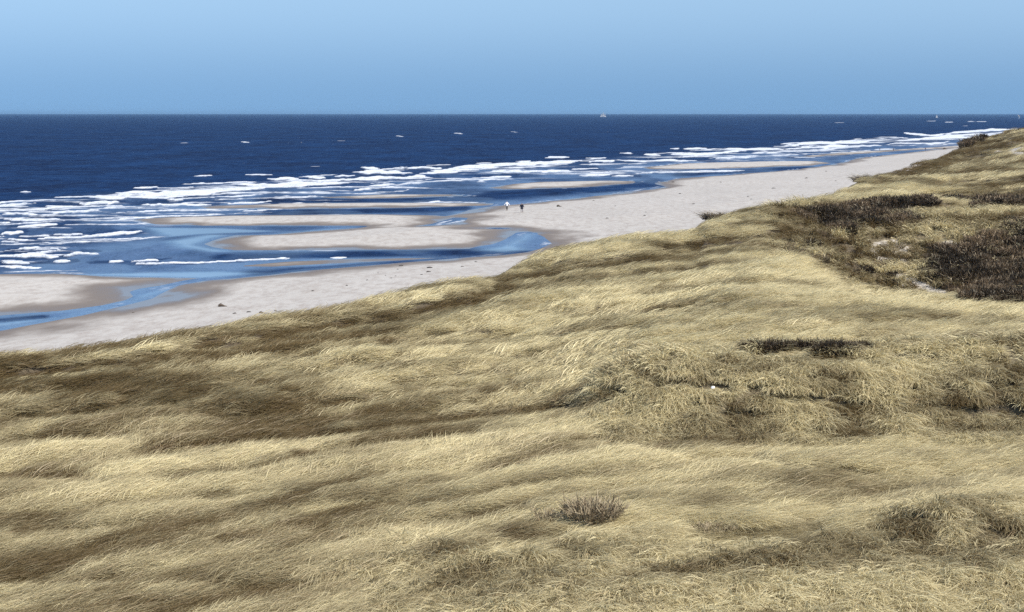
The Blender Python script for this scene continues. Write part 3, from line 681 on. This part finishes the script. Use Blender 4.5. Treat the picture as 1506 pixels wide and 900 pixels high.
# the hedge-like strip of dark heather
hp = []
xa, yaa, za = on_dune(1100, 518); 
for i in range(230):
    f = rng.random(); pxx = 1098 + 174 * f ** 0.8; thk = 3 + 5 * math.sin(pi * min(1, f * 1.05)) 
    hp.append((pxx, 517 + 3 * f + rng.normal(0, 1) * thk * 0.25))
for i in range(110):
    f = rng.random(); hp.append((1312 + 165 * f, 526 + rng.normal(0, 1)))
q = np.array([on_dune(*p_) for p_ in hp])
nq = len(q); w = np.where(np.arange(nq) < 230, 1.0, 0.45)
strip = scatter('heather_strip', [heath_mesh('hs%d' % s, 310 + s, 50, 0.45, 0.3, 0.024) for s in range(3)], HEATH, q, rng.random(nq) * 6, np.stack([w, w, w], -1) * (0.75 + .5 * rng.random((nq, 1))), np.clip(rng.normal(0.12, .08, nq), 0, 1), rng.integers(0, 3, nq))
tag(strip, 'thin dark strip of heather crossing the pale grass on the right', 'heather', kind='stuff')
# clumps hanging over the dune edge, coloured dark for the shaded scarp faces
for i, (pxx, pyy, sc_, lab) in enumerate([(1053, 332, 1.3, 'overhanging tuft coloured dark as the shaded face of the nearer notch in the dune edge'), (1273, 270, 1.6, 'overhanging tuft coloured dark as the shaded face of the farther notch in the dune edge')]):
    a, t = ray(pxx, pyy); ycc, zcc = crest_at(np.array([a])); ycc = float(ycc[0]); zcc = float(dune_z(np.array([a * ycc]), np.array([ycc]))[0])
    loose_clump('sedge_tuft', lab, 'tuft', None, (a * ycc, ycc + .3, zcc), blade_mesh('tuft%d' % i, 420, 0.8, 0.9, 0.03, 1.0, 1.2, .4, 400 + i, 5, 2.0), DTUFT, 0, (sc_, sc_, sc_ * .85), 2.6)

# ------------------------------------------------------------------ debris on the beach
def lump(name, seed, sx, sy, sz, mat, sub=2, amp=0.35):
    import bmesh
    bm = bmesh.new(); bmesh.ops.create_icosphere(bm, subdivisions=sub, radius=1)
    r = random.Random(seed); off = [r.uniform(-9, 9) for _ in range(3)]
    from mathutils import noise as mn, Vector
    for v in bm.verts:
        k_ = 1 + amp * mn.noise(v.co * 1.7 + Vector(off)) + amp * .6 * mn.noise(v.co * 4 + Vector(off))
        v.co = Vector((v.co.x * sx * k_, v.co.y * sy * k_, max(v.co.z, -0.3) * sz * k_))
    me = bpy.data.meshes.new(name); bm.to_mesh(me); bm.free(); me.materials.append(mat)
    return me
WEED = simple_mat('seaweed', (0.045, 0.034, 0.026), 0.6, 0.5, 6)
WOOD = simple_mat('driftwood', (0.10, 0.075, 0.055), 0.85, 0.4, 9)
WHITE = simple_mat('white_plastic', (0.82, 0.82, 0.82), 0.4, 0.04, 5)
def put(name, me, loc, rz, label, cat, group=None, s=1):
    o = bpy.data.objects.new(name, me); C.objects.link(o); o.location = loc; o.rotation_euler = (0, 0, rz); o.scale = (s, s, s)
    return tag(o, label, cat, group)
# driftwood stump with a branch, lying on the near sand
def stick(name, pts, rads, mat, nseg=7):
    V = []; Fc = []
    pts = [np.array(p_, float) for p_ in pts]
    for i, p_ in enumerate(pts):
        d = pts[min(i + 1, len(pts) - 1)] - pts[max(i - 1, 0)]; d /= np.linalg.norm(d)
        s1_ = np.cross(d, [0, 0, 1]) if abs(d[2]) < .95 else np.cross(d, [1, 0, 0]); s1_ /= np.linalg.norm(s1_); s2_ = np.cross(d, s1_)
        for k_ in range(nseg):
            t = 2 * pi * k_ / nseg; V.append(tuple(p_ + rads[i] * (1 + .12 * sin(3 * t + i)) * (cos(t) * s1_ + sin(t) * s2_)))
    for i in range(len(pts) - 1):
        for k_ in range(nseg):
            a_ = i * nseg + k_; b_ = i * nseg + (k_ + 1) % nseg; Fc.append((a_, b_, b_ + nseg, a_ + nseg))
    Fc.append(tuple(range(nseg))[::-1]); Fc.append(tuple(range((len(pts) - 1) * nseg, len(pts) * nseg)))
    me = bpy.data.meshes.new(name); me.from_pydata(V, [], Fc); me.materials.append(mat); return me
def driftwood(px, py, k_, label, rz):
    x_, y_, z_ = on_beach(px, py)
    r0 = bpy.data.objects.new('driftwood', stick('log', [(-.35, 0, .10), (-.1, .02, .22), (.15, 0, .20), (.45, -.03, .10), (.8, 0, .06)], [.13, .19, .15, .09, .03], WOOD)); C.objects.link(r0)
    r0.location = (x_, y_, z_); r0.scale = (k_,) * 3; r0.rotation_euler = (0, 0, rz); tag(r0, label, 'driftwood')
    b1 = bpy.data.objects.new('branch', stick('branch', [(-.1, 0, .25), (-.02, -.05, .42), (.10, -.12, .50)], [.06, .045, .015], WOOD)); C.objects.link(b1); b1.parent = r0
driftwood(325, 451, 0.75, 'dark driftwood stump lying alone on the lower sand at left', 0.1)
driftwood(384, 461, 0.5, 'small dark piece of driftwood near the dune edge at left', 0.3)
driftwood(821, 304, 0.95, 'dark driftwood lump on the sand right of the two walkers', -0.4)
driftwood(1389, 219.5, 2.0, 'dark log on the far wet sand right of the distant walker', 0.0)
weeds = [(590, 391), (632, 394), (630, 400), (556, 401.5), (567, 405), (582, 406), (575, 409), (873, 295), (893, 321), (1100, 289), (1138, 277), (1186, 262), (1229, 266), (1105, 293), (950, 312), (948, 317), (1020, 300),
         (196, 460), (620, 404), (585, 396), (540, 412), (990, 268), (1060, 268), (700, 385), (345, 461), (366, 459), (405, 457), (1215, 252), (905, 303), (1000, 285), (680, 392), (460, 428), (510, 420)]
wm = [lump('weed', 500 + s, .42, .30, .14, WEED) for s in range(4)]
for i, (pxx, pyy) in enumerate(weeds):
    p_ = on_beach(pxx, pyy); k_ = float(np.clip(p_[1] / 300, .7, 2.4)) * random.uniform(.55, 1.1) * (1.5 if i in (0, 1, 2) else .8)
    put('seaweed', wm[i % 4], p_, random.uniform(0, 3), 'small dark clump of seaweed washed up on the dry sand', 'seaweed', 'seaweed clumps on the sand', k_)
# white litter
x0, y0, z0 = on_dune(1388, 372)
put('plastic_bag', lump('bag', 601, .24, .16, .14, WHITE, 3, .5), (x0, y0, z0 + .25), .3, 'white scrap of litter caught in the dark heather', 'litter')
x0, y0, z0 = on_dune(1047, 588)
put('plastic_bag', lump('bag2', 602, .07, .05, .045, WHITE, 3, .5), (x0, y0 - .25, z0 + .55), .8, 'tiny white scrap of litter on the shaggy grass bank', 'litter')

# ------------------------------------------------------------------ people
def skin_body(name, verts, edges, rad, mat, root=0):
    me = bpy.data.meshes.new(name + '_sk'); me.from_pydata(verts, edges, [])
    o = bpy.data.objects.new(name + '_sk', me); C.objects.link(o)
    o.modifiers.new('skin', 'SKIN'); 
    for i, v in enumerate(me.skin_vertices[0].data):
        v.radius = rad[i] if isinstance(rad[i], tuple) else (rad[i], rad[i]); v.use_root = (i == root)
    s = o.modifiers.new('sub', 'SUBSURF'); s.levels = 2; s.render_levels = 2
    dg = bpy.context.evaluated_depsgraph_get(); dg.update()
    m2 = bpy.data.meshes.new_from_object(o.evaluated_get(dg)); m2.name = name
    bpy.data.objects.remove(o); m2.materials.clear(); m2.materials.append(mat)
    m2.polygons.foreach_set('use_smooth', np.ones(len(m2.polygons), bool))
    return m2
SKIN = simple_mat('skin', (0.52, 0.33, 0.24), 0.6, .05)
def person(loc, rz, label, jacket_c, trouser_c, hair_c, arms=0.25, stride=0.28, height=1.75, coat=0.0, group=None):
    k_ = height / 1.75
    root_ = bpy.data.objects.new('person', None); C.objects.link(root_); root_.location = loc; root_.rotation_euler = (0, 0, rz); root_.scale = (k_, k_, k_)
    tag(root_, label, 'person', group)
    def ch(nm, me, par=root_):
        o = bpy.data.objects.new(nm, me); C.objects.link(o); o.parent = par; return o
    s = stride
    V = [(0, 0, .95), (0, 0, 1.15), (0, .01, 1.38), (0, .01, 1.50), (0, .02, 1.58), (0, .02, 1.67),
         (.10, 0, .88), (.11, s * .45, .50), (.11, s * .55, .09), (.11, s * .55 + .16, .05),
         (-.10, 0, .88), (-.11, -s * .15, .50), (-.11, -s, .12), (-.11, -s + .13, .05),
         (.19, 0, 1.42), (.25 + arms * .5, -.05, 1.16), (.30 + arms * .9, .02, .93), (.31 + arms, .05, .85),
         (-.19, 0, 1.42), (-.25 - arms * .5, .05, 1.16), (-.30 - arms * .9, .10, .93), (-.31 - arms, .13, .85)]
    E = [(0, 1), (1, 2), (2, 3), (3, 4), (4, 5), (0, 6), (6, 7), (7, 8), (8, 9), (0, 10), (10, 11), (11, 12), (12, 13), (2, 14), (14, 15), (15, 16), (16, 17), (2, 18), (18, 19), (19, 20), (20, 21)]
    R = [(.15, .11), (.14, .10), (.16, .11), .06, .075, .085, .085, .058, .042, .04, .085, .058, .042, .04, .055, .043, .033, .035, .055, .043, .033, .035]
    ch('body', skin_body('body', V, E, R, SKIN))
    jm = simple_mat('jacket', jacket_c, .8, .08); tm = simple_mat('trousers', trouser_c, .85, .1); hm = simple_mat('hair', hair_c, .7, .15); sm_ = simple_mat('shoe', (.03, .028, .025), .6, .1)
    bot = .80 - coat
    JV = [(0, 0, bot), (0, 0, 1.0), (0, 0, 1.18), (0, .01, 1.38), (0, .01, 1.48), (.19, 0, 1.42), (.25 + arms * .5, -.05, 1.16), (.30 + arms * .85, .01, .96), (-.19, 0, 1.42), (-.25 - arms * .5, .05, 1.16), (-.30 - arms * .85, .09, .96)]
    JE = [(0, 1), (1, 2), (2, 3), (3, 4), (3, 5), (5, 6), (6, 7), (3, 8), (8, 9), (9, 10)]
    JR = [(.21 + coat * .5, .17), (.195 + coat * .35, .16), (.175, .135), (.19, .135), (.09, .085), .085, .07, .055, .085, .07, .055]
    ch('jacket', skin_body('jacket', JV, JE, JR, jm, 1))
    TV = [(0, 0, .98), (.10, 0, .86), (.11, s * .45, .50), (.11, s * .55, .12), (-.10, 0, .86), (-.11, -s * .15, .50), (-.11, -s, .15)]
    TE = [(0, 1), (1, 2), (2, 3), (0, 4), (4, 5), (5, 6)]
    ch('trousers', skin_body('trousers', TV, TE, [(.16, .125), .105, .075, .065, .105, .075, .065], tm))
    for q_ in (((.11, s * .55 - .05, .05), (.11, s * .55 + .18, .045)), ((-.11, -s - .04, .07), (-.11, -s + .15, .045))):
        ch('shoe', skin_body('shoe', [q_[0], q_[1]], [(0, 1)], [.055, .05], sm_))
    ch('hair', skin_body('hair', [(0, -.02, 1.60), (0, -.01, 1.70)], [(0, 1)], [.095, .10], hm))
    return root_
pl = on_beach(745.5, 309.3)
person(pl, 0.25, 'walker in a white jacket and dark trousers on the sand, left of the pair', (.82, .82, .84), (.02, .02, .022), (.62, .60, .58), arms=.30, stride=.22, height=1.82)
pl = on_beach(767.5, 312.3)
person(pl, -0.2, 'walker in a bulky navy black coat with pale trousers, right of the pair', (.012, .014, .03), (.22, .21, .23), (.03, .025, .02), arms=.14, stride=.25, height=1.85, coat=.22)
far = [(1361, 221.5, 'distant person in dark clothes at the far waterline, tallest of the far figures', (.10, .07, .10), 1.85), (1294, 222, 'faint tiny figure in dark clothes, leftmost of those at the far waterline', (.05, .06, .09), 1.5),
       (1314, 222, 'faint tiny figure in grey clothes between the leftmost and the tallest far figures', (.10, .10, .11), 1.5), (1422, 218.5, 'distant person in dark green beside the far dune edge', (.05, .07, .05), 1.8)]
for pxx, pyy, lab, jc, hh_ in far:
    x_, y_ = ground_pt(pxx, pyy, 0.1); zb = max(-0.35, float(beach_z(np.array([[float(x_)]]), np.array([[float(y_)]]))[0, 0]))
    person((float(x_), float(y_), zb), random.uniform(-1, 1), lab, jc, (.03, .03, .04), (.05, .04, .03), arms=.12, stride=.2, height=hh_, group='people far along the shore')

# ------------------------------------------------------------------ ships and kite
SAIL = simple_mat('sailcloth', (.42, .42, .42), .8, .03); HULL = simple_mat('hull_paint', (.70, .70, .70), .5, .05); MAST = simple_mat('mast_wood', (.50, .42, .32), .6, .1)
def sail_mesh(pts, th=.05, belly=.08):
    P_ = [np.array(p_, float) for p_ in pts]; V = []; Fc = []
    nu = 6
    a_, b_, c_ = P_
    for side in (0, 1):
        for i in range(nu + 1):
            for j in range(nu + 1 - i):
                u_ = i / nu; v_ = j / nu
                p_ = a_ + (b_ - a_) * u_ + (c_ - a_) * v_
                bl = u_ * v_ * (1 - u_ - v_) * 27 * belly * np.linalg.norm(b_ - a_)
                V.append((p_[0], p_[1] + bl + side * th, p_[2]))
    def ix(i, j): return sum(nu + 1 - q_ for q_ in range(i)) + j
    half = len(V) // 2
    for i in range(nu):
        for j in range(nu - i):
            t = (ix(i, j), ix(i + 1, j), ix(i, j + 1)); Fc.append(t); Fc.append(tuple(v + half for v in t[::-1]))
            if j < nu - i - 1:
                t = (ix(i + 1, j), ix(i + 1, j + 1), ix(i, j + 1)); Fc.append(t); Fc.append(tuple(v + half for v in t[::-1]))
    me = bpy.data.meshes.new('sail'); me.from_pydata(V, [], Fc); me.materials.append(SAIL); return me
def hull_mesh(Ln, B, D):
    V = []; Fc = []; nx = 12
    for i in range(nx + 1):
        t = i / nx; xx = -Ln / 2 + Ln * t; bw = B / 2 * (sin(pi * min(1, .15 + .85 * t)) ** .6 if t < 1 else 0.02); sh_ = D * (.8 + .5 * (2 * t - 1) ** 2)
        V += [(xx, -bw, sh_), (xx, -bw * .8, 0), (xx, 0, -D * .5), (xx, bw * .8, 0), (xx, bw, sh_)]
    for i in range(nx):
        for k_ in range(5):
            a_ = i * 5 + k_; b_ = i * 5 + (k_ + 1) % 5; Fc.append((a_, b_, b_ + 5, a_ + 5))
    Fc.append((0, 1, 2, 3, 4)); Fc.append((nx * 5 + 4, nx * 5 + 3, nx * 5 + 2, nx * 5 + 1, nx * 5))
    me = bpy.data.meshes.new('hull'); me.from_pydata(V, [], Fc); me.materials.append(HULL); return me
def ship(px, Y_, Ln, masts, label, rz=0.2):
    a, t = ray(px, 170); r0 = bpy.data.objects.new('sailing_ship', None); C.objects.link(r0); r0.location = (float(a) * Y_, Y_, .3); r0.rotation_euler = (0, 0, rz); tag(r0, label, 'ship')
    def ch(nm, me): o = bpy.data.objects.new(nm, me); C.objects.link(o); o.parent = r0
    ch('hull', hull_mesh(Ln, Ln * .18, Ln * .05))
    for mx_, mh, sw in masts:
        ch('mast', stick('mast', [(mx_, 0, 0), (mx_, 0, mh)], [Ln * .008, Ln * .004], MAST))
        ch('sail', sail_mesh([(mx_ + .2, .3, mh * .10), (mx_ - sw, .3, mh * .12), (mx_ + .2, .3, mh * .97)]))
        ch('sail', sail_mesh([(mx_ + .6, .3, mh * .15), (mx_ + sw * .8, .3, mh * .10), (mx_ + .6, .3, mh * .85)]))
ship(887, 9000, 34, [(-10, 20, 4), (1, 28, 5), (11, 22, 4)], 'pale tall sailing ship on the horizon, largest of the sails', 0.5)
ship(1378, 7000, 11, [(0, 15, 5)], 'tiny white sailing boat on the horizon at right', 0.3)
# kite
kr = bpy.data.objects.new('surf_kite', None); C.objects.link(kr); a, t = ray(1498, 171.5); kr.location = (float(a) * 1100, 1100, float(H - t * 1100)); kr.rotation_euler = (0, radians(65), .3); tag(kr, 'small white crescent surf kite low in the air above the far surf', 'kite')
V = []; Fc = []; nk = 14
for i in range(nk + 1):
    t = -1.15 + 2.3 * i / nk; cw = .55 * cos(t * .9) + .12
    for sgn, dz in ((-1, 0), (0, .12), (1, 0), (0, .06)):
        V.append((1.5 * sin(t), sgn * cw, 1.5 * cos(t) - 1.0 + dz))
for i in range(nk):
    for k_ in range(4):
        a_ = i * 4 + k_; b_ = i * 4 + (k_ + 1) % 4; Fc.append((a_, b_, b_ + 4, a_ + 4))
Fc += [(0, 1, 2, 3), tuple(nk * 4 + q_ for q_ in (3, 2, 1, 0))]
me = bpy.data.meshes.new('canopy'); me.from_pydata(V, [], Fc); me.materials.append(WHITE)
o = bpy.data.objects.new('canopy', me); C.objects.link(o); o.parent = kr
for xx in (-1.0, 0.0, 1.0):
    o = bpy.data.objects.new('strut', stick('strut', [(xx, -.5, math.sqrt(2.25 - xx * xx) - 1.03), (xx, .5, math.sqrt(2.25 - xx * xx) - 1.03)], [.06, .04], WHITE)); C.objects.link(o); o.parent = kr

# ------------------------------------------------------------------ haze
def box(name, x0, x1, y0, y1, z0, z1):
    V = [(x, y, z) for x in (x0, x1) for y in (y0, y1) for z in (z0, z1)]
    me = bpy.data.meshes.new(name); me.from_pydata(V, [], [(0, 1, 3, 2), (4, 6, 7, 5), (0, 4, 5, 1), (2, 3, 7, 6), (0, 2, 6, 4), (1, 5, 7, 3)])
    o = bpy.data.objects.new(name, me); C.objects.link(o); return o
HAZE = 3.2e-5
if HAZE:
    hz_ = box('haze', -60000, 60000, -3000, 43000, -4.0, 42.0)
    m, nt, out = new_mat('haze_air'); v = N(nt, 'VolumePrincipled'); v.inputs['Color'].default_value = (.42, .70, 1.0, 1); v.inputs['Density'].default_value = HAZE; v.inputs['Anisotropy'].default_value = 0.2
    L(nt, v.outputs[0], out.inputs['Volume']); hz_.data.materials.append(m); tag(hz_, kind='stuff')

# ------------------------------------------------------------------ light
EL, AZ = radians(44), radians(128)          # azimuth clockwise from the viewing direction
sd_ = bpy.data.lights.new('sun', 'SUN'); sd_.energy = 4.2; sd_.angle = radians(0.53); sd_.color = (1, .95, .88)
so = bpy.data.objects.new('sun', sd_); C.objects.link(so)
so.rotation_euler = (pi / 2 - EL, 0, pi - AZ); so.location = (50, -40, 80)
w = bpy.data.worlds.new('World'); sc.world = w; w.use_nodes = True
nt = w.node_tree; nt.nodes.clear()
out = nt.nodes.new('ShaderNodeOutputWorld'); bg = nt.nodes.new('ShaderNodeBackground'); bg.inputs[1].default_value = 0.10
sky = nt.nodes.new('ShaderNodeTexSky'); sky.sky_type = 'NISHITA'; sky.sun_disc = False
sky.sun_elevation = EL; sky.sun_rotation = AZ; sky.altitude = 0; sky.air_density = 1.0; sky.dust_density = 0.2; sky.ozone_density = 3.0
tc = nt.nodes.new('ShaderNodeTexCoord'); ad_ = nt.nodes.new('ShaderNodeVectorMath'); ad_.operation = 'ADD'; ad_.inputs[1].default_value = (0, 0, 0.30)
nt.links.new(tc.outputs['Generated'], ad_.inputs[0]); nm_ = nt.nodes.new('ShaderNodeVectorMath'); nm_.operation = 'NORMALIZE'
nt.links.new(ad_.outputs[0], nm_.inputs[0]); nt.links.new(nm_.outputs[0], sky.inputs[0])
sx = nt.nodes.new('ShaderNodeSeparateXYZ'); nt.links.new(tc.outputs['Generated'], sx.inputs[0])
rp = nt.nodes.new('ShaderNodeValToRGB'); rp.color_ramp.interpolation = 'EASE'
e = rp.color_ramp.elements; e[0].position = 0.0; e[0].color = (.475, .535, .525, 1); e[1].position = 0.075; e[1].color = (1.0, .92, .75, 1)
e2 = e.new(0.16); e2.color = (.9, .9, .78, 1); e3 = e.new(0.45); e3.color = (.5, .5, .5, 1)
nt.links.new(sx.outputs['Z'], rp.inputs[0])
mu = nt.nodes.new('ShaderNodeVectorMath'); mu.operation = 'MULTIPLY'; nt.links.new(sky.outputs[0], mu.inputs[0]); nt.links.new(rp.outputs[0], mu.inputs[1])
m2_ = nt.nodes.new('ShaderNodeVectorMath'); m2_.operation = 'SCALE'; m2_.inputs['Scale'].default_value = 2.0; nt.links.new(mu.outputs[0], m2_.inputs[0])
nt.links.new(m2_.outputs[0], bg.inputs[0]); nt.links.new(bg.outputs[0], out.inputs[0])

sc.render.engine = 'CYCLES'
sc.cycles.use_denoising = False
sc.cycles.sample_clamp_direct = 12; sc.cycles.max_bounces = 4; sc.cycles.diffuse_bounces = 1; sc.cycles.glossy_bounces = 2; sc.cycles.transmission_bounces = 2; sc.cycles.volume_bounces = 0
sc.cycles.caustics_reflective = False; sc.cycles.caustics_refractive = False
sc.cycles.sample_clamp_indirect = 4
sc.view_settings.view_transform = 'Standard'; sc.view_settings.look = 'None'; sc.view_settings.exposure = 0.5; sc.view_settings.gamma = 1
